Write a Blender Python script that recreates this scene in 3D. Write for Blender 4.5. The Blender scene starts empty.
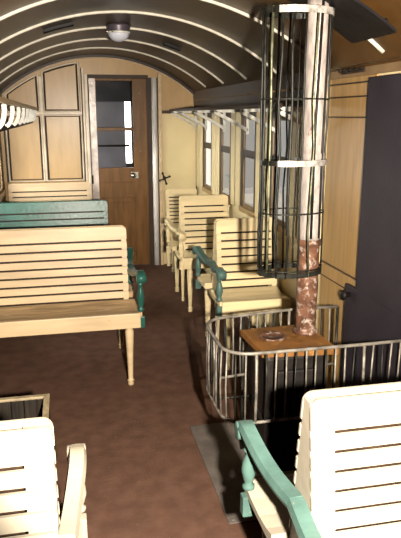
import bpy, bmesh, math, random
from mathutils import Vector, Matrix
random.seed(4)
sc = bpy.context.scene
COL = sc.collection
PI = math.pi

# ------------------------------------------------------------------ materials
BOUNCE_CUT = .5
def mat(name, col, rough=.5, metal=0., var=.15, scale=6., stretch=(1, 1, 1), bump=.05, bscale=40.,
        spec=.5, col2=None, blotch=None, bl_amt=.0, bl_scale=8., coat=0.):
    col, col2, blotch = [tuple(BOUNCE_CUT*q for q in c) if c else c for c in (col, col2, blotch)]   # every base colour scaled down to weaken bounced light
    m = bpy.data.materials.new(name); m.use_nodes = True
    nt = m.node_tree; N = nt.nodes; L = nt.links
    b = N['Principled BSDF']
    b.inputs['Roughness'].default_value = rough
    b.inputs['Metallic'].default_value = metal
    b.inputs['Specular IOR Level'].default_value = spec*.3
    b.inputs['Coat Weight'].default_value = coat
    tc = N.new('ShaderNodeTexCoord'); mp = N.new('ShaderNodeMapping')
    mp.inputs['Scale'].default_value = stretch
    L.new(tc.outputs['Object'], mp.inputs['Vector'])
    n1 = N.new('ShaderNodeTexNoise'); n1.inputs['Scale'].default_value = scale
    n1.inputs['Detail'].default_value = 6
    L.new(mp.outputs['Vector'], n1.inputs['Vector'])
    ramp = N.new('ShaderNodeValToRGB')
    c2 = col2 if col2 else tuple(c*(1-var) for c in col)
    ramp.color_ramp.elements[0].position = .35; ramp.color_ramp.elements[1].position = .65
    ramp.color_ramp.elements[0].color = (*c2, 1)
    ramp.color_ramp.elements[1].color = (*[min(1, c*(1+var*.4)) for c in col], 1)
    L.new(n1.outputs['Fac'], ramp.inputs['Fac'])
    out = ramp.outputs['Color']
    if blotch:
        n3 = N.new('ShaderNodeTexNoise'); n3.inputs['Scale'].default_value = bl_scale; n3.inputs['Detail'].default_value = 8
        n3.inputs['Roughness'].default_value = .7
        L.new(tc.outputs['Object'], n3.inputs['Vector'])
        r3 = N.new('ShaderNodeValToRGB')
        r3.color_ramp.elements[0].position = 1-bl_amt-.04; r3.color_ramp.elements[1].position = 1-bl_amt+.04
        L.new(n3.outputs['Fac'], r3.inputs['Fac'])
        mx = N.new('ShaderNodeMix'); mx.data_type = 'RGBA'
        L.new(r3.outputs['Color'], mx.inputs[0]); L.new(out, mx.inputs[6]); mx.inputs[7].default_value = (*blotch, 1)
        out = mx.outputs[2]
    L.new(out, b.inputs['Base Color'])
    if bump:
        n2 = N.new('ShaderNodeTexNoise'); n2.inputs['Scale'].default_value = bscale
        L.new(mp.outputs['Vector'], n2.inputs['Vector'])
        bp = N.new('ShaderNodeBump'); bp.inputs['Strength'].default_value = bump; bp.inputs['Distance'].default_value = .02
        L.new(n2.outputs['Fac'], bp.inputs['Height']); L.new(bp.outputs['Normal'], b.inputs['Normal'])
    return m

def glass_mat(name, tint=(.92, .94, .95), gl=.12):
    m = bpy.data.materials.new(name); m.use_nodes = True
    nt = m.node_tree; N = nt.nodes; L = nt.links
    for n in list(N):
        if n.type == 'BSDF_PRINCIPLED': N.remove(n)
    t = N.new('ShaderNodeBsdfTransparent'); t.inputs['Color'].default_value = (*tint, 1)
    g = N.new('ShaderNodeBsdfGlossy'); g.inputs['Roughness'].default_value = .06
    fr = N.new('ShaderNodeFresnel'); fr.inputs['IOR'].default_value = 1.5
    mx = N.new('ShaderNodeMixShader')
    ge = N.new('ShaderNodeNewGeometry'); mu = N.new('ShaderNodeMath'); mu.operation = 'MULTIPLY'; iv = N.new('ShaderNodeMath'); iv.operation = 'SUBTRACT'
    iv.inputs[0].default_value = 1; L.new(ge.outputs['Backfacing'], iv.inputs[1])       # no inner reflection in a thin pane
    L.new(fr.outputs['Fac'], mu.inputs[0]); L.new(iv.outputs[0], mu.inputs[1]); L.new(mu.outputs[0], mx.inputs[0])
    L.new(t.outputs[0], mx.inputs[1]); L.new(g.outputs[0], mx.inputs[2]); L.new(mx.outputs[0], N['Material Output'].inputs['Surface']); return m

M = {}
M['cream'] = mat('cream_paint', (.74, .55, .33), .38, var=.16, scale=3, stretch=(1, 6, 6), bump=.06, blotch=(.42, .25, .11), bl_amt=.30, bl_scale=9)
M['cream_y'] = mat('yellow_cream_paint', (.98, .79, .46), .38, var=.14, scale=3, stretch=(1, 6, 6), bump=.06, blotch=(.42, .25, .10), bl_amt=.29, bl_scale=9)
M['near_cream'] = mat('darkened_cream_paint', (.46, .40, .31), .42, var=.06, scale=4, bump=.05, blotch=(.24, .16, .09), bl_amt=.27, bl_scale=14)  # cream darkened to cut bounce; the flash overexposes it to white
M['seat_wood'] = mat('worn_seat_board', (.60, .41, .22), .35, var=.35, scale=5, stretch=(1, 9, 9), bump=.06, blotch=(.75, .60, .42), bl_amt=.36, bl_scale=12)
M['green'] = mat('green_paint', (.026, .115, .09), .3, var=.25, scale=8, bump=.06, blotch=(.32, .40, .36), bl_amt=.30, bl_scale=16)
M['teal'] = mat('teal_paint', (.10, .185, .16), .35, var=.25, scale=10, bump=.05, blotch=(.40, .36, .24), bl_amt=.33, bl_scale=30)
M['dark_wood'] = mat('dark_stained_wood', (.045, .026, .016), .4, var=.4, scale=4, stretch=(4, 1, 1), bump=.05)
M['tan_wood'] = mat('tan_varnished_wood', (.46, .28, .11), .3, var=.2, scale=3, stretch=(9, 9, 1), bump=.04)
M['panel_wood'] = mat('brown_panel_wood', (.64, .42, .20), .28, var=.10, scale=3, stretch=(5, 5, 1), bump=.03)
M['moulding'] = mat('pinkish_moulding_paint', (.95, .80, .62), .3, var=.2, scale=8, bump=.04)
M['dark_line'] = mat('dark_groove_paint', (.05, .028, .016), .5, var=.3, bump=.0)
M['door_wood'] = mat('door_brown_wood', (.20, .095, .03), .35, var=.3, scale=3, stretch=(8, 8, 1), bump=.05, spec=.3)
M['door_stile'] = mat('door_edge_glare', (1.0, .86, .78), .2, var=.4, scale=9, bump=.08)  # pale colour stands in for glare on the stile
M['wall_cream'] = mat('wall_cream_paint', (1.0, .82, .46), .35, var=.10, scale=2, bump=.03)
M['ceiling'] = mat('brown_ceiling_lacquer', (.12, .056, .016), .38, var=.5, scale=2.2, stretch=(1, 1, 1), bump=.05, bscale=9, spec=.4)
M['rib'] = mat('white_rib_paint', (.80, .74, .62), .4, var=.15, scale=20, bump=.03)
M['floor'] = mat('brown_floor_linoleum', (.155, .082, .056), .7, var=.22, scale=11, bump=.06, bscale=60, blotch=(.19, .10, .07), bl_amt=.36, bl_scale=34, spec=.25)
M['zinc'] = mat('zinc_sheet', (.20, .17, .15), .5, metal=.25, var=.3, scale=7, bump=.1, bscale=18)
M['iron'] = mat('dark_cast_iron', (.022, .018, .016), .5, metal=.2, var=.4, scale=14, bump=.1)
M['steel'] = mat('worn_bare_steel', (.27, .24, .20), .42, metal=.2, var=.5, scale=24, bump=.1)
M['guard_dark'] = mat('dark_painted_steel', (.028, .028, .022), .4, metal=.3, var=.6, scale=30, bump=.05)
M['guard_grn'] = mat('worn_olive_steel', (.20, .20, .12), .35, metal=.4, var=.6, scale=30, bump=.05)
M['band'] = mat('pale_band', (.62, .56, .50), .4, metal=.3, var=.5, scale=40, bump=.05)
M['rust'] = mat('rusty_plate', (.27, .115, .03), .45, metal=.1, var=.45, scale=9, bump=.12, blotch=(.40, .20, .06), bl_amt=.42, bl_scale=12)
M['pipe_low'] = mat('rusted_pipe', (.19, .088, .052), .42, metal=.2, var=.6, scale=18, bump=.25, bscale=30, blotch=(.46, .36, .30), bl_amt=.43, bl_scale=30)
M['pipe_up'] = mat('scaled_pipe', (.50, .43, .39), .4, metal=.15, var=.3, scale=16, stretch=(3, 3, 1), bump=.2, bscale=25, blotch=(.20, .09, .055), bl_amt=.36, bl_scale=18)
M['black'] = mat('matt_black_sheet', (.010, .008, .009), .55, var=.4, scale=9, bump=.15, bscale=16)
M['dark_door'] = mat('dark_grey_door_paint', (.030, .023, .030), .6, var=.2, scale=6, bump=.05)
M['bracket'] = mat('bracket_white_paint', (.86, .84, .76), .35, var=.25, scale=22, bump=.04)
M['brass'] = mat('dull_nickel', (.55, .50, .42), .25, metal=.9, var=.3, scale=20, bump=.0)
M['jamb'] = mat('polished_glare_post', (1.0, .95, .90), .18, var=.4, scale=4, stretch=(1, 1, .5), bump=.02, coat=.4)  # whitened colour stands in for the flash highlight on the post
M['lamp_glass'] = mat('milky_lamp_glass', (.72, .74, .86), .2, var=.05, bump=.0)
M['lamp_rim'] = mat('lamp_grey_metal', (.12, .10, .12), .4, metal=.4, var=.2, bump=.0)
M['vestibule'] = mat('vestibule_grey_paint', (.16, .16, .20), .6, var=.25, scale=3, bump=.02)
M['vest_dark'] = mat('vestibule_dark', (.012, .012, .018), .6, var=.2, bump=.0)
M['wall_brown'] = mat('brown_wall_paint', (.30, .19, .095), .35, var=.25, scale=3, stretch=(4, 4, 1), bump=.03)
M['box_wood'] = mat('dark_box_wood', (.022, .016, .011), .6, var=.6, scale=4, stretch=(14, 14, 1), bump=.1)  # near-black wood for the whole box
M['box_rim'] = mat('worn_pale_rim', (.42, .33, .20), .5, var=.4, scale=20, bump=.1)
M['low_bounce_wall'] = mat('low_bounce_dark_brown', (.055, .032, .018), .4, var=.3, scale=3, stretch=(4, 4, 1), bump=.03)  # left and rear walls made dark to cut flash bounce
M['glass'] = glass_mat('window_glass')
M['ground'] = mat('grey_platform', (.075, .07, .066), .9, var=.1, bump=.0)

# ------------------------------------------------------------------ mesh helper
class MB:
    def __init__(s): s.v = []; s.f = []; s.sm = []
    def add(s, vs, fs, smooth=False):
        o = len(s.v); s.v += [tuple(p) for p in vs]
        for f in fs: s.f.append(tuple(i+o for i in f)); s.sm.append(smooth)
        return s
    def box(s, x0, x1, y0, y1, z0, z1):
        vs = [(x, y, z) for z in (z0, z1) for y in (y0, y1) for x in (x0, x1)]
        return s.add(vs, [(0, 2, 3, 1), (4, 5, 7, 6), (0, 1, 5, 4), (2, 6, 7, 3), (0, 4, 6, 2), (1, 3, 7, 5)])
    def bbox(s, x0, x1, y0, y1, z0, z1, b=.004):
        bm = bmesh.new(); bmesh.ops.create_cube(bm, size=1)
        for v in bm.verts:
            v.co = Vector(((x0+x1)/2+v.co.x*(x1-x0), (y0+y1)/2+v.co.y*(y1-y0), (z0+z1)/2+v.co.z*(z1-z0)))
        b = min(b, .45*min(x1-x0, y1-y0, z1-z0))
        bmesh.ops.bevel(bm, geom=list(bm.edges), offset=b, segments=2, affect='EDGES', profile=.6)
        bm.verts.index_update()
        s.add([v.co[:] for v in bm.verts], [[v.index for v in f.verts] for f in bm.faces]); bm.free(); return s
    def prism(s, pts, a, b, axis):
        """pts: outline in the two other axes (order x,y,z minus axis), extruded a..b along axis"""
        n = len(pts)
        def mk(p, t):
            return {'x': (t, p[0], p[1]), 'y': (p[0], t, p[1]), 'z': (p[0], p[1], t)}[axis]
        vs = [mk(p, a) for p in pts]+[mk(p, b) for p in pts]
        fs = [tuple(range(n)), tuple(range(2*n-1, n-1, -1))]+[(i, i+n, (i+1) % n+n, (i+1) % n) for i in range(n)]
        return s.add(vs, fs)
    def sweep(s, path, prof, up=(0, 0, 1), closed=False, smooth=False, scales=None):
        """prof: list of (side, up) offsets"""
        P = [Vector(p) for p in path]; n = len(P); m = len(prof); up = Vector(up); vs = []
        for i, p in enumerate(P):
            if closed: t = P[(i+1) % n]-P[i-1]
            else: t = P[min(i+1, n-1)]-P[max(i-1, 0)]
            t.normalize(); side = t.cross(up)
            if side.length < 1e-4: side = t.cross(Vector((1, 0, 0)))
            side.normalize(); u = side.cross(t)
            k = scales[i] if scales else 1
            vs += [p+side*a*k+u*b*k for a, b in prof]
        fs = []
        for i in range(n if closed else n-1):
            j = (i+1) % n
            for q in range(m): fs.append((i*m+q, i*m+(q+1) % m, j*m+(q+1) % m, j*m+q))
        s.add(vs, fs, smooth)
        if not closed:
            s.add([vs[q] for q in range(m)], [tuple(range(m-1, -1, -1))]); s.add([vs[(n-1)*m+q] for q in range(m)], [tuple(range(m))])
        return s
    def tube(s, path, r, n=8, closed=False, up=(0, 0, 1), scales=None):
        return s.sweep(path, [(r*math.cos(2*PI*k/n), r*math.sin(2*PI*k/n)) for k in range(n)], up, closed, True, scales)
    def rod(s, a, b, r, n=8):
        d = Vector(b)-Vector(a); up = (0, 0, 1) if abs(d.normalized().z) < .9 else (1, 0, 0)
        return s.tube([a, b], r, n, up=up)
    def lathe(s, prof, c=(0, 0, 0), n=16, axis='z'):
        """prof (r,h) along axis from c"""
        vs = []
        for r, h in prof:
            for k in range(n):
                a = 2*PI*k/n; x, y = r*math.cos(a), r*math.sin(a)
                p = {'z': (x, y, h), 'x': (h, x, y), 'y': (y, h, x)}[axis]
                vs.append((c[0]+p[0], c[1]+p[1], c[2]+p[2]))
        fs = [(i*n+k, i*n+(k+1) % n, (i+1)*n+(k+1) % n, (i+1)*n+k) for i in range(len(prof)-1) for k in range(n)]
        s.add(vs, fs, True)
        m = len(prof)-1
        s.add(vs[:n], [tuple(range(n-1, -1, -1))]); s.add(vs[m*n:], [tuple(range(n))]); return s
    def build(s, name, m, parent=None, loc=None, kind=None, label=None, cat=None, group=None):
        me = bpy.data.meshes.new(name); me.from_pydata(s.v, [], s.f); me.validate(); me.update()
        me.polygons.foreach_set('use_smooth', [bool(x) for x in s.sm][:len(me.polygons)]) if len(me.polygons) == len(s.sm) else None
        bm = bmesh.new(); bm.from_mesh(me); bmesh.ops.remove_doubles(bm, verts=bm.verts, dist=1e-6)
        bmesh.ops.recalc_face_normals(bm, faces=bm.faces); bm.to_mesh(me); bm.free()
        me.materials.append(M[m] if isinstance(m, str) else m)
        o = bpy.data.objects.new(name, me); COL.objects.link(o)
        if parent: o.parent = parent
        if loc: o.location = loc
        if kind: o['kind'] = kind
        if label: o['label'] = label
        if cat: o['category'] = cat
        if group: o['group'] = group
        return o

def thing(name, loc, label, cat, group=None, kind=None):
    o = bpy.data.objects.new(name, None); o.empty_display_size = .1; COL.objects.link(o); o.location = loc
    if label: o['label'] = label
    if cat: o['category'] = cat
    if group: o['group'] = group
    if kind: o['kind'] = kind
    return o
S = 'structure'

# ------------------------------------------------------------------ the carriage shell
XL, XR, D, Y0 = -.63, 1.43, 6.73, -1.3
XC, R, ZC = .40, 1.526, .724
def arcz(x, r=R): return ZC+math.sqrt(max(r*r-(x-XC)**2, 0))
def arc(r, x0, x1, n):
    a0 = math.acos((x0-XC)/r); a1 = math.acos((x1-XC)/r)
    return [(XC+r*math.cos(a0+(a1-a0)*i/n), ZC+r*math.sin(a0+(a1-a0)*i/n)) for i in range(n+1)]

MB().box(XL-.1, XR+.1, Y0-.1, D+1.5, -.06, 0).build('floor', 'floor', kind=S)
outer = arc(R+.05, XL-.06, XR+.06, 40); inner = arc(R, XL-.0, XR+.0, 40)
c = MB(); n = len(inner)
vs = []
for y in (Y0-.06, D+.06):
    vs += [(x, y, z) for x, z in inner]+[(x, y, z) for x, z in outer]
fs = []
for i in range(n-1):
    fs += [(i, i+1, 2*n+i+1, 2*n+i), (n+i, 3*n+i, 3*n+i+1, n+i+1), (i, n+i, n+i+1, i+1), (2*n+i, 2*n+i+1, 3*n+i+1, 3*n+i)]
fs += [(0, 2*n, 3*n, n), (n-1, 2*n-1, 4*n-1, 3*n-1)]
c.add(vs, fs, True); c.build('ceiling', 'ceiling', kind=S)

WIN = [(6.35-.724*k, 6.35-.724*k-.332) for k in range(4)]
ZS, ZT, ZTOP = .91, 1.64, 1.90
def side_wall(xa, xb, wins, y0, y1):
    m = MB(); m.box(xa, xb, y0, y1, 0, ZS); m.box(xa, xb, y0, y1, ZT, ZTOP)
    ys = [y1]+[q for w in wins for q in w]+[y0]
    for i in range(0, len(ys), 2): m.box(xa, xb, ys[i+1], ys[i], ZS, ZT)
    return m
side_wall(XR, XR+.018, WIN, Y0, D).build('wall_right', 'wall_cream', kind=S)
LWIN = [(6.50-.724*k, 5.90-.724*k) for k in range(3)]  # unseen windows, widened and kept to the far end for more daylight
side_wall(XL-.06, XL, LWIN, Y0, D).build('wall_left', 'low_bounce_wall', kind=S)
MB().box(XL-.06, XR+.06, Y0-.06, Y0, 0, 2.3).build('wall_front', 'low_bounce_wall', kind=S)

# end wall with the arched top and the door opening
pts = arc(R+.02, XL-.04, XR+.04, 30)
m = MB()
DX0, DX1, DZ = .265, .905, 2.035
left = [(x, z) for x, z in reversed(pts) if x < DX0][::-1]
def endpoly(x0, x1, z0):
    top = [(x, arcz(x, R+.02)) for x in [x0+(x1-x0)*i/14 for i in range(15)]]
    return [(x0, z0)]+top+[(x1, z0)]
m.prism(endpoly(XL-.04, DX0, 0), D, D+.06, 'y'); m.prism(endpoly(DX1, XR+.04, 0), D, D+.06, 'y'); m.prism(endpoly(DX0, DX1, DZ), D, D+.06, 'y')
m.build('wall_end', 'panel_wood', kind=S)

# window joinery
def window(i, xin, sgn, far, near):
    w = thing('window_%d' % i, (xin, (far+near)/2, ZS), None, None, kind=S)
    y0, y1 = near-w.location.y, far-w.location.y; h = ZT-ZS
    f = MB(); a, b = sorted((sgn*.017, -sgn*.007))
    for (ya, yb, za, zb) in ((y0-.035, y0+.012, -.03, h+.03), (y1-.012, y1+.035, -.03, h+.03), (y0+.012, y1-.012, h-.014, h+.03)):
        f.bbox(a, b, ya, yb, za, zb, .005)
    f.build('window_frame', 'dark_wood', w)
    a2, b2 = sorted((.0, -sgn*.020)); s = MB(); s.bbox(a2, b2, y0-.05, y1+.05, -.045, -.0, .006); s.build('window_sill', 'tan_wood', w)
    a3, b3 = sorted((-sgn*.003, sgn*.012))
    s = MB(); s.bbox(a3, b3, y0, y1, .405, .465, .005); s.build('sash_rail', 'dark_wood', w)
    s = MB()
    s.bbox(a3, b3, y0, y0+.022, 0, h, .004); s.bbox(a3, b3, y1-.022, y1, 0, h, .004); s.bbox(a3, b3, y0+.022, y1-.022, h-.03, h, .004); s.bbox(a3, b3, y0+.022, y1-.022, 0, .035, .004)
    s.build('sash_frame', 'wall_brown', w)
    a4, b4 = sorted((sgn*.003, sgn*.006)); g = MB(); g.box(a4, b4, y0+.01, y1-.01, .02, .41); g.build('glass_pane', 'glass', w)
    g = MB(); g.box(a4, b4, y0+.01, y1-.01, .46, h-.02); g.build('glass_pane', 'glass', w)
for i, (f_, n_) in enumerate(WIN): window(i+1, XR, 1, f_, n_)
for i, (f_, n_) in enumerate(LWIN): window(i+5, XL, -1, f_, n_)

tn = [0]
def trim(m, mt):
    tn[0] += 1; return m.build('trim_%d' % tn[0], mt, kind=S)
# pillar battens between the right windows (a cream batten with a dark groove each side)
for i in range(5):
    hi = D-.02 if i == 0 else WIN[i-1][1]-.04
    lo = WIN[i][0]+.04 if i < 4 else 3.27
    g = MB(); nb = 2 if i < 4 else 3; w_ = (hi-lo)/nb
    for q in range(nb):
        a = lo+q*w_; g.bbox(XR-.016, XR+.001, a+.014, a+w_-.014, .88, 1.70, .006)
    trim(g, 'wall_cream')
    g = MB()
    for q in range(nb+1):
        a = lo+q*w_; g.box(XR-.006, XR+.001, a-.014, a+.014, .88, 1.70)
    trim(g, 'dark_line')
# cornice over the right windows and on the left
for sx in (1, -1):
    g = MB(); X = XR if sx > 0 else XL
    prof = [(X-sx*.085, 1.965), (X-sx*.045, 1.89), (X-sx*.03, 1.715), (X, 1.715), (X+sx*.01, 1.95)]
    g.prism(prof, 3.27 if sx > 0 else Y0, D-.002, 'y'); trim(g, 'dark_wood')
g = MB(); g.tube([(XR-.032, 3.27, 1.80), (XR-.032, D, 1.80)], .009); trim(g, 'wall_brown')
# roof ribs
for k in range(11):
    y = 5.97-.686*k
    if y < Y0: break
    p = arc(R-.004, XL+.09, XR-.075, 44); g = MB()
    g.sweep([(x, y, z) for x, z in p], [(-.013, .006), (-.011, -.006), (-.005, -.011), (.005, -.011), (.011, -.006), (.013, .006)], up=(0, 1, 0), smooth=True) if False else \
        g.tube([(x, y, z) for x, z in p], .0105, 8, up=(0, 1, 0))
    trim(g, 'rib')
# arch mouldings against the end wall
g = MB(); g.tube([(x, D-.012, z) for x, z in arc(R-.018, XL+.01, XR-.01, 50)], .012, 8, up=(0, 1, 0)); trim(g, 'moulding')
g = MB(); g.sweep([(x, D-.04, z) for x, z in arc(R-.004, XL+.02, XR-.02, 50)], [(-.02, -.012), (.02, -.012), (.02, .012), (-.02, .012)], up=(0, 1, 0)); trim(g, 'dark_wood')

# end wall panelling, left of the door: four framed panels with moulded edges
def loop(pts, r, y): return [(x, y, z) for x, z in pts], r
def offset_top(x0, x1, z0, drop):
    k = 10
    return [(x0, z0)]+[(x0+(x1-x0)*i/k, arcz(x0+(x1-x0)*i/k)-drop) for i in range(k+1)]+[(x1, z0)]
def rect(x0, x1, z0, z1): return [(x0, z0), (x0, z1), (x1, z1), (x1, z0)]
def shrink(p, d):
    cx = (min(q[0] for q in p)+max(q[0] for q in p))/2; cz = (min(q[1] for q in p)+max(q[1] for q in p))/2
    w = max(q[0] for q in p)-min(q[0] for q in p); h = max(q[1] for q in p)-min(q[1] for q in p)
    return [(cx+(q[0]-cx)*(1-2*d/w), cz+(q[1]-cz)*(1-2*d/h)) for q in p]
panels = [offset_top(-.535, -.245, 1.70, .075), offset_top(-.165, .165, 1.70, .075),
          rect(-.555, -.235, .99, 1.635), rect(-.175, .175, .99, 1.635)]
for p in panels:
    g = MB(); g.tube([(x, D-.004, z) for x, z in p], .010, 6, closed=True, up=(0, 1, 0)); trim(g, 'dark_line')
    g = MB(); g.tube([(x, D-.008, z) for x, z in shrink(p, -.018)], .011, 6, closed=True, up=(0, 1, 0)); trim(g, 'moulding')
g = MB(); g.bbox(-.575, .21, D-.010, D+.001, 1.65, 1.685, .004); g.bbox(-.222, -.186, D-.011, D+.001, .98, 2.03, .004); trim(g, 'moulding')
g = MB(); g.box(-.60, -.58, D-.008, D+.001, .76, 1.72); g.box(.203, .213, D-.012, D+.001, .76, 2.12); trim(g, 'dark_line')
g = MB(); g.bbox(XL, .21, D-.012, D+.001, .0, .965, .004); trim(g, 'tan_wood')
# door casing
g = MB(); g.bbox(.213, .232, D-.03, D+.001, .0, 2.12, .004); g.bbox(.238, .270, D-.035, D+.02, .0, 2.06, .005); trim(g, 'moulding')
g = MB(); g.box(.27, .90, D-.03, D+.05, 2.02, 2.055); g.box(.884, .930, D-.015, D+.05, 0, 2.03); trim(g, 'dark_line')
g = MB(); g.lathe([(.030, .0), (.030, 2.03)], (.963, D-.018, 0), 16); trim(g, 'jamb')
g = MB(); g.box(.918, .934, D-.02, D+.01, 0, 2.03); g.box(.992, 1.003, D-.02, D+.01, 0, 2.03); trim(g, 'dark_line')
g = MB(); g.bbox(1.003, 1.040, D-.05, D+.001, 0, 2.075, .006); trim(g, 'cream')
# right end panel: cream field below the rack, brown above
g = MB(); g.bbox(1.045, XR-.012, D-.014, D+.001, .0, 1.66, .004); trim(g, 'wall_cream')
g = MB(); g.bbox(1.045, XR-.012, D-.020, D+.001, 1.665, 1.695, .004); trim(g, 'dark_wood')
g = MB(); g.box(XR-.014, XR-.001, D-.03, D+.001, .8, 1.86); trim(g, 'dark_line')

# end door
d = thing('door_1', (.28, D+.01, 0), None, None, kind=S)
W = .604
g = MB(); g.bbox(0, .07, -.018, .018, .01, 2.02, .004); g.build('door_stile', 'door_stile', d, label='stile with painted glare')
g = MB(); g.bbox(.455, W, -.018, .018, .01, 2.02, .004); g.build('door_stile', 'door_wood', d)
g = MB(); g.bbox(.07, .455, -.018, .018, 1.995, 2.02, .004); g.bbox(.07, .455, -.018, .018, 1.485, 1.52, .004)
g.bbox(.07, .455, -.018, .018, .94, 1.095, .004); g.bbox(.07, .455, -.018, .018, .01, .18, .004); g.bbox(.07, .455, -.018, .018, .72, .77, .004); g.build('door_rail', 'door_wood', d)
g = MB(); g.box(.07, .455, -.004, .006, .77, .94); g.box(.07, .455, -.004, .006, .18, .72); g.build('door_panel', 'door_wood', d)
for z0, z1 in ((1.095, 1.485), (1.52, 1.995)):
    g = MB(); g.box(.07, .455, .0, .004, z0, z1); g.build('glass_pane', 'glass', d)
g = MB(); g.bbox(.415, .50, -.026, -.017, .975, 1.05, .004); g.build('lock_plate', 'brass', d)
g = MB(); g.lathe([(.010, 0), (.010, -.02), (.026, -.028), (.032, -.045), (.022, -.06), (.001, -.064)], (.437, -.02, 1.014), 14, 'y'); g.build('door_knob', 'brass', d)
g = MB(); g.bbox(-.012, .012, -.03, -.015, .93, 1.02, .003); g.build('hinge', 'iron', d)
g = MB()
for z in [1.15+.12*i for i in range(7)]: g.lathe([(.006, 0), (.006, -.003), (.002, -.005)], (.53, -.018, z), 8, 'y')
g.build('stud', 'brass', d)

# vestibule behind the end door: side screens and a bright gap to the outdoors
g = MB(); g.box(.05, .725, D+.80, D+.84, 0, 2.1); g.build('wall_vestibule', 'vestibule', kind=S)
g = MB(); g.box(XL, XR, D+.06, D+.9, 2.08, 2.12); g.box(XL, XR, D+.72, D+.76, 1.80, 2.10); g.build('ceiling_vestibule', 'vest_dark', kind=S)
g = MB(); g.box(.80, 1.5, D+.80, D+.84, 0, 2.1); g.box(.725, .80, D+.80, D+.84, 0, 1.08); trim(g, 'vest_dark')
g = MB(); g.rod((.05, D+.6, 1.30), (.75, D+.6, 1.30), .012); trim(g, 'iron')
MB().box(-14, 14, -8, 22, -1.1, -1.0).build('ground', 'ground', kind=S)

# wooden panelling and dark door at the right, beside the stove
g = MB(); g.bbox(XR-.012, XR+.001, 2.70, 3.225, 0.02, 1.83, .003); trim(g, 'tan_wood')
g = MB(); g.bbox(XR-.030, XR+.001, 3.225, 3.262, .82, 1.86, .006); trim(g, 'wall_cream')
g = MB(); g.bbox(XR-.020, XR+.001, Y0, 3.262, 1.83, 1.885, .004); trim(g, 'wall_brown')
g = MB()
for z in (.755, .835, 1.635, 1.735, 1.80): g.bbox(XR-.016, XR-.010, 2.735, 3.222, z-.004, z+.004, .002)
trim(g, 'dark_line')
g = MB(); g.bbox(XR-.022, XR-.010, 2.735, 3.222, .762, .828, .003); trim(g, 'tan_wood')
g = MB(); g.tube([(XR-.03, Y0, 1.885), (XR-.03, 3.262, 1.885)], .008); trim(g, 'moulding')
d2 = thing('door_2', (XR-.02, 1.9, 0), None, None, kind=S)
g = MB(); g.bbox(-.02, .018, -1.1, .83, .80, 1.815, .004); g.bbox(-.02, .018, -1.1, .945, .01, .80, .004); g.build('door_leaf', 'dark_door', d2)
g = MB(); g.lathe([(.012, 0), (.012, -.02), (.026, -.026), (.028, -.04), (.001, -.05)], (-.02, .885, .755), 12, 'x'); g.build('door_latch', 'iron', d2)

# ------------------------------------------------------------------ benches
def turned_leg(x, y, h, r=.024):
    prof = [(.62, 0), (.75, .012), (.8, .04), (.6, .06), (1.0, .075), (.62, .095), (.66, .14), (.85, .45), (1.08, .70), (1.12, .80), (.78, .845), (1.05, .86), (.8, .875)]
    g = MB(); g.lathe([(r*a, h*b) for a, b in prof], (x, y, 0), 12)
    g.bbox(x-r*1.15, x+r*1.15, y-r*1.15, y+r*1.15, h*.87, h, .003); return g

def chaikin(p, it=2):
    p = [Vector(q) for q in p]
    for _ in range(it):
        o = [p[0]]
        for a, b in zip(p[:-1], p[1:]): o += [a*.75+b*.25, a*.25+b*.75]
        p = o+[p[-1]]
    return p

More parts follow.
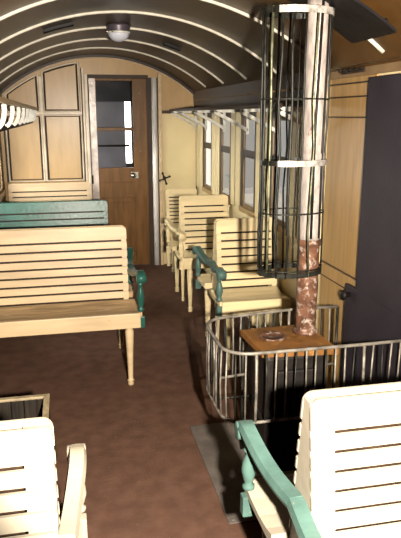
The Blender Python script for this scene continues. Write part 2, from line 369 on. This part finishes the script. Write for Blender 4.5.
def bench(name, label, xa, w, y, a, body, slat_m, arm_m, seat_m=None, sw=.032, H=.96, sides=(-1, 1), group=None, zarm=.68, arms=True, cap=None):
    """xa: X of the aisle end, a: direction from wall to aisle (+1 = aisle on the right)"""
    seat_m = seat_m or body
    t = thing(name, (xa-a*w/2, y, 0), label, 'bench', group)
    e = a*w/2                                    # local x of the aisle end
    X = lambda q: e-a*q                          # q metres in from the aisle end
    def xs(q0, q1): return sorted((X(q0), X(q1)))
    zb = .505; topz = H-.082
    def yz(z): return .020+.060*max(0, (H-z))/(H-zb)
    # shared frame
    for q in (.002, w-.002-sw):
        g = MB(); x0, x1 = xs(q, q+sw)
        ends = [(s*(yz(z)-.002 if s in sides else .008), z) for s, z in ((-1, .38), (-1, H-.012), (1, H-.012), (1, .38))]
        g.prism(ends, x0, x1, 'x'); g.build('back_stile', body, t)
    g = MB(); x0, x1 = xs(sw+.004, w-sw-.004); g.prism([(-.008, .44), (-.008, H-.03), (.008, H-.03), (.008, .44)], x0, x1, 'x'); g.build('gap_backing', 'dark_wood', t)  # added dark sheet so the slat gaps look shaded
    for s in sides:
        nz = 7; pitch = (topz-zb)/nz
        rows = [(zb+k*pitch, zb+(k+1)*pitch-.0125) for k in range(nz)]+[(topz, H)]
        for k, (z0, z1) in enumerate(rows):
            x0, x1 = xs(0, w); r = .028 if k == nz else .006
            ol = []
            for cx, cz, a0 in ((x1-r, z1-r, 0), (x0+r, z1-r, 90)):
                ol += [(cx+r*math.cos(math.radians(a0+q*18)), cz+r*math.sin(math.radians(a0+q*18))) for q in range(6)]
            ol += [(x0, z0+.004), (x0+.004, z0), (x1-.004, z0), (x1, z0+.004)]
            vs = [(px, s*yz(pz), pz) for px, pz in ol]+[(px*.999, s*(yz(pz)+.009), pz) for px, pz in ol]
            nn = len(ol); fs = [tuple(range(nn)), tuple(range(2*nn-1, nn-1, -1))]+[(q, (q+1) % nn, (q+1) % nn+nn, q+nn) for q in range(nn)]
            g = MB(); g.add(vs, fs); g.build('slat', slat_m, t)
        # seat board with a rounded nose and a dished top
        prof = [(.085, .452), (.085, .492), (.13, .480), (.20, .472), (.28, .474), (.335, .483), (.351, .484), (.351, .452)]
        x0, x1 = xs(-.052, w-.002)
        g = MB(); g.prism([(s*q, z) for q, z in prof], x0, x1, 'x'); g.build('seat', seat_m, t)
        x0, x1 = xs(-.040, w-.004); ya, yb = sorted((s*.352, s*.374))
        g = MB(); g.bbox(x0, x1, ya, yb, .392, .486, .006); g.build('apron', body, t)
        x0, x1 = xs(.004, .028); ya, yb = sorted((s*.07, s*.290))
        g = MB(); g.bbox(x0, x1, ya, yb, .385, .451, .003); g.build('side_rail', body, t)
        for q in (.026, w-.035):
            turned_leg(X(q), s*.318, .450).build('leg', body, t)
        if arms:
            xc = X(-.048)
            path = [(xc, s*.0, zarm-.025), (xc, s*.08, zarm-.035), (xc, s*.16, zarm-.033), (xc, s*.23, zarm-.018), (xc, s*.29, zarm+.004), (xc, s*.335, zarm+.014), (xc, s*.372, zarm+.006)]
            path = [(X(-.016-.034*min(1, abs(py_)/.30)**1.3), py_, pz_) for _, py_, pz_ in path]
            ar = MB(); ar.sweep(chaikin(path), [(-.024, -.016), (.024, -.016), (.027, -.004), (.02, .016), (-.02, .016), (-.027, -.004)], up=(0, 0, 1)); ao = ar.build('armrest', arm_m, t)
            g = MB(); g.lathe([(.018, -.029), (.029, -.027), (.031, 0), (.029, .027), (.018, .029)], (xc, s*.376, zarm-.010), 16, 'x'); g.build('scroll', arm_m, ao)
            pp = [(.013, .0), (.020, .006), (.020, .02), (.012, .03), (.017, .045), (.024, .085), (.021, .12), (.013, .15), (.011, .165), (.018, .172), (.018, .18), (.012, .19), (.012, .215)]
            g = MB(); k = (zarm-.022-.482)/.215; g.lathe([(r, h*k) for r, h in pp], (xc, s*.325, .482), 14)
            g.bbox(xc-.02, xc+.02, s*.335-.02, s*.335+.015, .385, .456, .004)
            g.build('arm_post', arm_m, t)
    if len(sides) == 2:
        for q in (.022, w-.035): turned_leg(X(q), 0, .385, .016).build('leg', body, t)
    else:
        for q in (.022, w-.035): g = MB(); g.bbox(X(q)-.017, X(q)+.017, -.05, -.012, 0, .385, .004); g.build('leg', body, t)
    if arms:
        g = MB(); g.bbox(*sorted((X(.014), X(-.030))), -.02, .02, zarm-.055, zarm-.028, .004); g.build('arm_bracket', arm_m, t)
    return t

GL = 'double benches along the left wall'; GR = 'double benches along the right wall'
bench('double_bench', 'narrow cream slatted double bench with cream scrolled arm, nearest the viewer at lower left', -.06, .55, 1.345, 1, 'near_cream', 'near_cream', 'near_cream', group=GL, zarm=.655, sw=.066, H=.955)
bench('double_bench', 'cream slatted double bench with peeling teal armrest, nearest the viewer at lower right', .57, .84, 1.345, -1, 'near_cream', 'near_cream', 'teal', group=GR, zarm=.675, sw=.066, H=.955)
bench('double_bench', 'wide cream slatted double bench with green arms across the aisle from the stove', .36, .97, 3.90, 1, 'cream', 'cream', 'green', 'seat_wood', group=GL, zarm=.715)
bench('double_bench', 'cream slatted bench with green arms right behind the stove and its railing', .975, .425, 4.0, -1, 'cream_y', 'cream_y', 'teal', 'cream_y', group=GR)
bench('double_bench', 'green painted slatted bench behind the wide cream bench', .327, .93, 5.15, 1, 'green', 'green', 'green', group=GL, arms=False)
bench('double_bench', 'cream slatted bench with cream arms beside the windows, second beyond the stove', .965, .43, 5.27, -1, 'cream_y', 'cream_y', 'cream_y', group=GR)
bench('end_bench', 'cream bench against the panelled end wall, left of the door', .25, .84, 6.66, 1, 'cream', 'cream', 'cream', sides=(-1,), arms=False, group='benches against the end wall')
bench('end_bench', 'cream bench against the end wall, right of the door in the window corner', 1.06, .35, 6.66, -1, 'cream_y', 'cream_y', 'cream_y', sides=(-1,), arms=False, H=.86, group='benches against the end wall')

# ------------------------------------------------------------------ fuel box at the left
t = thing('fuel_box', (-.36, 2.32, 0), 'low dark wooden box with pale worn rim, behind the near left bench', 'box')
w, dp, h = .48, .42, .478
for (x0, x1, y0, y1) in ((-w/2, w/2, -dp/2, -dp/2+.02), (-w/2, w/2, dp/2-.02, dp/2), (-w/2, -w/2+.02, -dp/2+.02, dp/2-.02), (w/2-.02, w/2, -dp/2+.02, dp/2-.02)):
    g = MB()
    if x1-x0 > .1:
        k = 9
        for i in range(k): g.bbox(x0+(x1-x0)*i/k+.0015, x0+(x1-x0)*(i+1)/k-.0015, y0, y1, .02, h-.012, .003)
    else:
        k = 8
        for i in range(k): g.bbox(x0, x1, y0+(y1-y0)*i/k+.0015, y0+(y1-y0)*(i+1)/k-.0015, .02, h-.012, .003)
    g.build('side_panel', 'box_wood', t)
    g = MB(); g.bbox(x0-.003, x1+.003, y0-.003, y1+.003, h-.012, h, .004); g.build('rim', 'box_rim', t, label='pale worn rim')
g = MB(); g.box(-w/2+.01, w/2-.01, -dp/2+.01, dp/2-.01, 0, .02); g.build('base', 'box_wood', t)

# ------------------------------------------------------------------ floor sheet, stove, guards
g = MB(); g.bbox(.588, 1.405, 2.135, 2.975, 0, .006, .002)
for x in (.61, .80, 1.0, 1.2, 1.38):
    for y in (2.155, 2.955): g.lathe([(.007, .005), (.007, .0075), (.003, .009)], (x, y, 0), 8)
g.build('floor_sheet', 'zinc', label='flat grey metal sheet laid on the floor under the stove', cat='metal sheet')

PX, PYY = 1.030, 2.48
t = thing('stove', (.92, 2.42, 0), 'dark iron stove with a flat rusty orange top plate inside the railing', 'stove')
g = MB(); g.bbox(-.14, .14, -.13, .14, .12, .665, .02); g.bbox(-.155, .155, -.145, .155, .36, .385, .008); g.bbox(-.155, .155, -.145, .155, .12, .15, .008); g.build('stove_body', 'iron', t)
g = MB(); g.prism([(-.172, .145), (.155, .165), (.168, -.168), (-.158, -.135)], .665, .690, 'z'); tp = g.build('top_plate', 'rust', t)
g = MB(); g.lathe([(.062, .690), (.062, .696), (.05, .698), (.048, .694), (.001, .694)], (-.055, .03, 0), 24); g.build('cooking_lid', 'pipe_low', tp)
g = MB(); g.bbox(-.09, .09, -.147, -.128, .42, .60, .008); dr = g.build('fire_door', 'iron', t)
g = MB(); g.rod((.06, -.15, .51), (.06, -.18, .51), .008); g.lathe([(.014, -.01), (.016, 0), (.014, .01)], (.06, -.185, .51), 10, 'y'); g.build('door_knob', 'steel', dr)
for sx in (-1, 1):
    for sy in (-1, 1):
        g = MB(); g.tube([(sx*.10, sy*.09, .125), (sx*.125, sy*.11, .08), (sx*.135, sy*.12, .008)], .014, 8, up=(0, 1, 0)); g.build('leg', 'iron', t)

t = thing('stove_pipe', (PX, PYY, .69), 'rusty flaking stove pipe rising from the stove to the ceiling', 'stove pipe')
def wob(z0, z1, n, r0, r1, amp):
    return [((r0+(r1-r0)*i/n)*(1+random.uniform(-amp, amp)), z0+(z1-z0)*i/n) for i in range(n+1)]
g = MB(); g.lathe([(.058, 0.0), (.054, .012), (.046, .02)]+wob(.03, .40, 14, .046, .048, .035)+[(.051, .405), (.051, .43), (.046, .432)], (0, 0, 0), 28); g.build('lower_section', 'pipe_low', t, label='rust red lower section')
g = MB(); g.lathe(wob(.425, .775, 12, .045, .047, .03)+[(.051, .78), (.051, .80)]+wob(.805, 1.405, 18, .046, .049, .02), (0, 0, 0), 28); g.build('upper_section', 'pipe_up', t, label='pale flaking upper section')
g = MB(); g.tube([(-.012, -.047, .44), (-.015, -.049, .9), (-.004, -.051, 1.40)], .006, 6, up=(0, 1, 0)); g.tube([(.026, -.040, .44), (.022, -.044, .8), (.028, -.043, 1.40)], .005, 6, up=(0, 1, 0)); g.build('seam_strip', 'iron', t, label='dark vertical seam')

# ceiling shield, follows the vault below the ribs
g = MB(); p = arc(R-.028, .93, 1.26, 10); q = arc(R-.018, .93, 1.26, 10)
g.prism([(x, z) for x, z in p]+[(x, z) for x, z in reversed(q)], 2.27, 2.64, 'y')
for x in (.96, 1.23):
    for y in (2.30, 2.61): g.rod((x, y, arcz(x)-.03), (x, y, arcz(x)+.002), .006)
g.build('heat_shield', 'black', label='black metal heat shield on the ceiling around the stove pipe', cat='heat shield')

# tall guard round the pipe
t = thing('pipe_guard', (.942, PYY, .97), 'tall cage of thin upright bars around the stove pipe', 'guard')
GA, GB = .140, .095
def ell(ang, z, k=1.): return (GA*k*math.cos(ang), GB*k*math.sin(ang), z)
def ring(z, hgt, mt, nm, lab=None):
    g = MB(); g.sweep([ell(2*PI*i/40, z) for i in range(40)], [(-.004, -hgt/2), (.004, -hgt/2), (.004, hgt/2), (-.004, hgt/2)], closed=True); return g.build(nm, mt, t, label=lab)
def band(z, hgt, a0, a1, lab):
    g = MB(); g.sweep([ell(math.radians(a0+(a1-a0)*i/24), z, 1.035) for i in range(25)], [(-.003, -hgt/2), (.003, -hgt/2), (.003, hgt/2), (-.003, hgt/2)]); g.build('band', 'band', t, label=lab)
ring(1.075, .022, 'guard_dark', 'ring'); ring(.485, .020, 'guard_dark', 'ring')
band(1.075, .026, -135, 25, 'pale top band'); band(.485, .024, -130, 10, 'pale middle band')  # pale arcs over the front right of the dark rings
ring(.012, .020, 'guard_dark', 'ring')
for z in (.74, .275, .03):
    g = MB(); g.tube([ell(2*PI*i/40, z, 1.02) for i in range(40)], .0035, 6, closed=True); g.build('hoop', 'guard_dark', t)
for i in range(18):
    a = 2*PI*(i+.5)/18
    if -1.0 < math.atan2(math.sin(a), math.cos(a)) < -.35: continue
    j = random.uniform(-.05, .05)
    p = [ell(a+j*math.sin(q*2.3+i), q*1.09/6, 1.0+random.uniform(-.02, .02)) for q in range(7)]
    g = MB(); g.tube(p, .0055 if math.cos(a) < -.2 else .0042, 6, up=(1, 0, 0)); g.build('bar', ['guard_dark', 'guard_dark', 'guard_grn', 'guard_dark'][i % 4], t)
for z in (1.06, .485, .02):
    g = MB(); g.rod((PX-.942+.045, 0, z), (GA+.001, 0, z), .006); g.build('clip', 'guard_dark', t)

# railing round the stove
t = thing('stove_railing', (.95, 2.46, 0), 'low curved railing of thin steel bars around the stove', 'railing')
ox, oy = .95, 2.46
path = [(1.395, 2.215)]
path += [(x, 2.205) for x in (1.2, 1.0, .86, .78)]
path += [(.70+(-.11)*math.sin(a), 2.31-.105*math.cos(a)) for a in [math.radians(q) for q in (0, 18, 36, 54, 72, 90)]]
path += [(.59, 2.42), (.59, 2.53)]
path += [(.71-.12*math.cos(a), 2.55+.12*math.sin(a)) for a in [math.radians(q) for q in (0, 22, 45, 67, 90)]]
path += [(.85, 2.69), (1.05, 2.715), (1.295, 2.715)]
P3 = lambda z, p: [(x-ox, y-oy, z) for x, y in p]
g = MB(); g.tube(P3(.72, path), .0075, 8); g.build('top_rail', 'steel', t)
g = MB(); g.tube(P3(.415, path), .007, 8); g.build('bottom_rail', 'steel', t)
# bars at even steps along the path
seg = [(Vector(path[i]), Vector(path[i+1])) for i in range(len(path)-1)]; tot = sum((b-a).length for a, b in seg)
nb = 44
for i in range(nb+1):
    s_ = tot*i/nb
    for a, b in seg:
        l = (b-a).length
        if s_ <= l+1e-9: break
        s_ -= l
    p = a.lerp(b, min(1, s_/l)); thick = i in (0, nb) or i % 11 == 5
    j = random.uniform(-.006, .006)
    g = MB(); g.tube([(p.x-ox, p.y-oy, .413), (p.x-ox+j, p.y-oy+j*.5, .56), (p.x-ox, p.y-oy, .722)], .0065 if thick else .0038, 6, up=(1, 0, 0)); g.build('bar', 'steel' if i % 3 else 'guard_dark', t)
for x, y in ((1.295, 2.715), (1.39, 2.215), (.80, 2.69)):
    g = MB(); g.rod((x-ox, y-oy, .006), (x-ox, y-oy, .72), .008); g.build('post', 'guard_dark', t)
for a, b in (((.592, 2.45), (.782, 2.45)), ((.86, 2.206), (.86, 2.30)), ((1.0, 2.71), (1.0, 2.555))):
    g = MB(); g.rod((a[0]-ox, a[1]-oy, .415), (b[0]-ox, b[1]-oy, .415), .005); g.build('stay', 'guard_dark', t)

# ------------------------------------------------------------------ luggage racks
def rack(label, X, sgn, ys, y0, y1, zr, depth, fall):
    t = thing('luggage_rack', (X, (y0+y1)/2, zr), label, 'luggage rack', 'luggage racks above the windows')
    cy = (y0+y1)/2; tip = -sgn*depth
    g = MB(); g.bbox(*sorted((tip-.011, tip+.011)), y0-cy, y1-cy, .0, .026, .006); g.build('front_rail', 'dark_wood' if sgn > 0 else 'tan_wood', t)
    for k in range(4):
        q = tip*(.18+.2*k); g = MB(); g.bbox(q-.016, q+.016, y0-cy, y1-cy, .006, .020, .004); g.build('slat', 'dark_wood', t)
    if sgn < 0:
        g = MB(); g.tube([(tip*.86, y0-cy, -fall+.02), (tip*.86, y1-cy, -fall+.02)], .012, 8); g.build('lower_rail', 'iron', t)
    for y in ys:
        yy = y-cy
        g = MB()
        flat = [(-.010, -.0115), (.010, -.0115), (.010, .0115), (-.010, .0115)]
        if sgn > 0:
            g.sweep([(tip, yy, -.006), (tip*.5, yy, -.006), (0, yy, -.004)], flat, up=(0, 0, 1))      # top arm
            br = [(tip, yy, -.008), (tip*.93, yy, -.024), (tip*.78, yy, -.045), (tip*.55, yy, -.075), (tip*.30, yy, -.112), (tip*.10, yy, -fall+.012), (-sgn*.012, yy, -fall)]
            g.sweep(br, flat, up=(0, 0, 1))
            g.bbox(*sorted((0, -sgn*.022)), yy-.010, yy+.010, -fall-.03, .0, .004)                     # wall leg
        else:
            br = [(tip*.86+.045*math.cos(a), yy, -.015-.095*math.sin(a)) for a in [math.radians(q) for q in (-8, 10, 30, 50, 70, 88)]]
            g.sweep(br, [(-.006, -.011), (.006, -.011), (.006, .011), (-.006, .011)], up=(0, 0, 1))
            st = MB(); st.rod((0, yy, -fall), (tip*.86, yy, -fall+.02), .006); st.build('stay', 'iron', t)
        g.build('bracket', 'bracket', t)
    return t
rack('luggage rack with white curved brackets above the right hand windows', XR-.018, 1, [6.64, 6.15, 5.42, 4.70, 3.97, 3.25], 3.20, 6.72, 1.684, .275, .155)
rack('luggage rack with white scroll brackets high at the left edge', XL+.002, -1, [6.6, 6.1, 5.6, 5.1, 4.6, 4.1, 3.6, 3.1], 2.7, 6.72, 1.70, .37, .14)

# ------------------------------------------------------------------ ceiling light, vents, handle
t = thing('ceiling_light', (.41, 4.52, 2.25), 'round ceiling light with milky glass bowl and grey metal collar', 'lamp')
g = MB(); g.lathe([(.083, .002), (.083, -.012), (.077, -.034), (.079, -.046), (.072, -.05)], (0, 0, 0), 28); g.build('lamp_collar', 'lamp_rim', t)
g = MB(); g.lathe([(.079, -.044), (.081, -.049), (.081, -.054), (.077, -.057)], (0, 0, 0), 28); g.build('lamp_ring', 'bracket', t)
g = MB(); g.lathe([(.072, -.052)]+[(.072*math.cos(math.radians(q)), -.055-.055*math.sin(math.radians(q))) for q in (8, 20, 35, 50, 65, 80, 89)], (0, 0, 0), 28); g.build('lamp_bowl', 'lamp_glass', t)
for a in (150, 195, 235, 60, 330):
    x, y = .084*math.cos(math.radians(a)), .084*math.sin(math.radians(a)); g = MB(); g.lathe([(.003, .010), (.007, .006), (.007, -.006), (.003, -.010)], (x, y, -.045), 8); g.build('clamp_screw', 'brass', t)
def vent(label, x0, x1, y):
    g = MB(); p = arc(R-.016, x0, x1, 8); q = arc(R-.001, x0, x1, 8)
    g.prism([(x, z) for x, z in p]+[(x, z) for x, z in reversed(q)], y-.03, y+.03, 'y')
    for k in (-.022, 0, .022): g.tube([(x, y+k, z) for x, z in p], .005, 6, up=(0, 1, 0))
    g.build('ceiling_vent', 'black', label=label, cat='vent', group='vents on the ceiling')
vent('dark curved vent on the left side of the ceiling', -.09, .10, 4.22)
vent('small dark curved vent on the ceiling right of the light', .80, .93, 5.0)
t = thing('brake_handle', (1.055, D-.014, .974), 'small black cross handle on the cream panel right of the door', 'handle')
g = MB(); g.lathe([(.025, .0), (.025, -.012), (.012, -.016), (.012, -.06)], (0, 0, 0), 12, 'y'); g.build('spindle', 'iron', t)
g = MB()
for a in (20, 110, 200, 290):
    c_, s_ = math.cos(math.radians(a)), math.sin(math.radians(a)); g.rod((0, -.055, 0), (c_*.06, -.055, s_*.06), .008); g.lathe([(.009, -.011), (.014, 0), (.009, .011)], (c_*.06, -.055, s_*.06), 8, 'y')
g.build('cross_handle', 'iron', t)
for y in (2.98, 3.12):
    pass
t = thing('coat_hook', (XR-.02, 2.93, 1.857), 'row of small dark metal hooks under the ceiling edge beside the stove', 'hook')
g = MB(); g.bbox(-.006, 0, -.13, .13, -.012, .012, .002); g.build('hook_plate', 'dark_wood', t)
for y in (-.09, -.03, .03, .09):
    g = MB(); g.tube([(-.004, y, 0), (-.03, y, -.002), (-.036, y, .012)], .004, 6, up=(0, 1, 0)); g.build('hook', 'iron', t)

# ------------------------------------------------------------------ light, sky, camera
def lamp(name, typ, loc, energy, col=(1, 1, 1), **k):
    l = bpy.data.lights.new(name, typ); l.energy = energy; l.color = col
    for a, b in k.items(): setattr(l, a, b)
    o = bpy.data.objects.new(name, l); COL.objects.link(o); o.location = loc; return o
flash = lamp('camera_flash', 'SPOT', (.235, -.02, 1.60), 1550, (1, .90, .76), shadow_soft_size=.03, spot_size=math.radians(72), spot_blend=.35)

SKY_L, SKY_R = 23.0, .45
w = bpy.data.worlds.new('sky'); sc.world = w; w.use_nodes = True
nt = w.node_tree; bg = nt.nodes['Background']
# bright open sky over the left side of the train, shaded platform side on the right
tc = nt.nodes.new('ShaderNodeTexCoord'); sx = nt.nodes.new('ShaderNodeSeparateXYZ'); mr = nt.nodes.new('ShaderNodeMapRange')
nt.links.new(tc.outputs['Generated'], sx.inputs[0]); nt.links.new(sx.outputs['X'], mr.inputs['Value'])
mr.inputs['From Min'].default_value = -.35; mr.inputs['From Max'].default_value = .25
mr.inputs['To Min'].default_value = SKY_L; mr.inputs['To Max'].default_value = SKY_R
nt.links.new(mr.outputs['Result'], bg.inputs['Strength'])
bg.inputs['Color'].default_value = (1.0, .95, .86, 1)

cam = bpy.data.cameras.new('camera'); co = bpy.data.objects.new('camera', cam); COL.objects.link(co); sc.camera = co
yaw, pitch, roll = .2087, .2454, -.0023
cy, sy, cp, sp, cr, sr = math.cos(yaw), math.sin(yaw), math.cos(pitch), math.sin(pitch), math.cos(roll), math.sin(roll)
fw = Vector((sy*cp, cy*cp, -sp)); r0 = Vector((cy, -sy, 0)); u0 = r0.cross(fw)
r = r0*cr+u0*sr; u = -r0*sr+u0*cr
mw = Matrix.Identity(4)
for i in range(3): mw[i][0], mw[i][1], mw[i][2] = r[i], u[i], -fw[i]
flash.rotation_euler = (fw+u*.03).to_track_quat('-Z', 'Y').to_euler()
mw.translation = (0, 0, 1.65); co.matrix_world = mw
cam.sensor_fit = 'AUTO'; cam.sensor_width = 36; cam.lens = 613.48/538*36
cam.shift_x = 3.83/538; cam.shift_y = -.7/538; cam.clip_start = .02

sc.cycles.caustics_reflective = False; sc.cycles.caustics_refractive = False
sc.view_settings.view_transform = 'Standard'; sc.view_settings.look = 'None'; sc.view_settings.gamma = 1
sc.view_settings.use_curve_mapping = False; sc.view_settings.exposure = .1
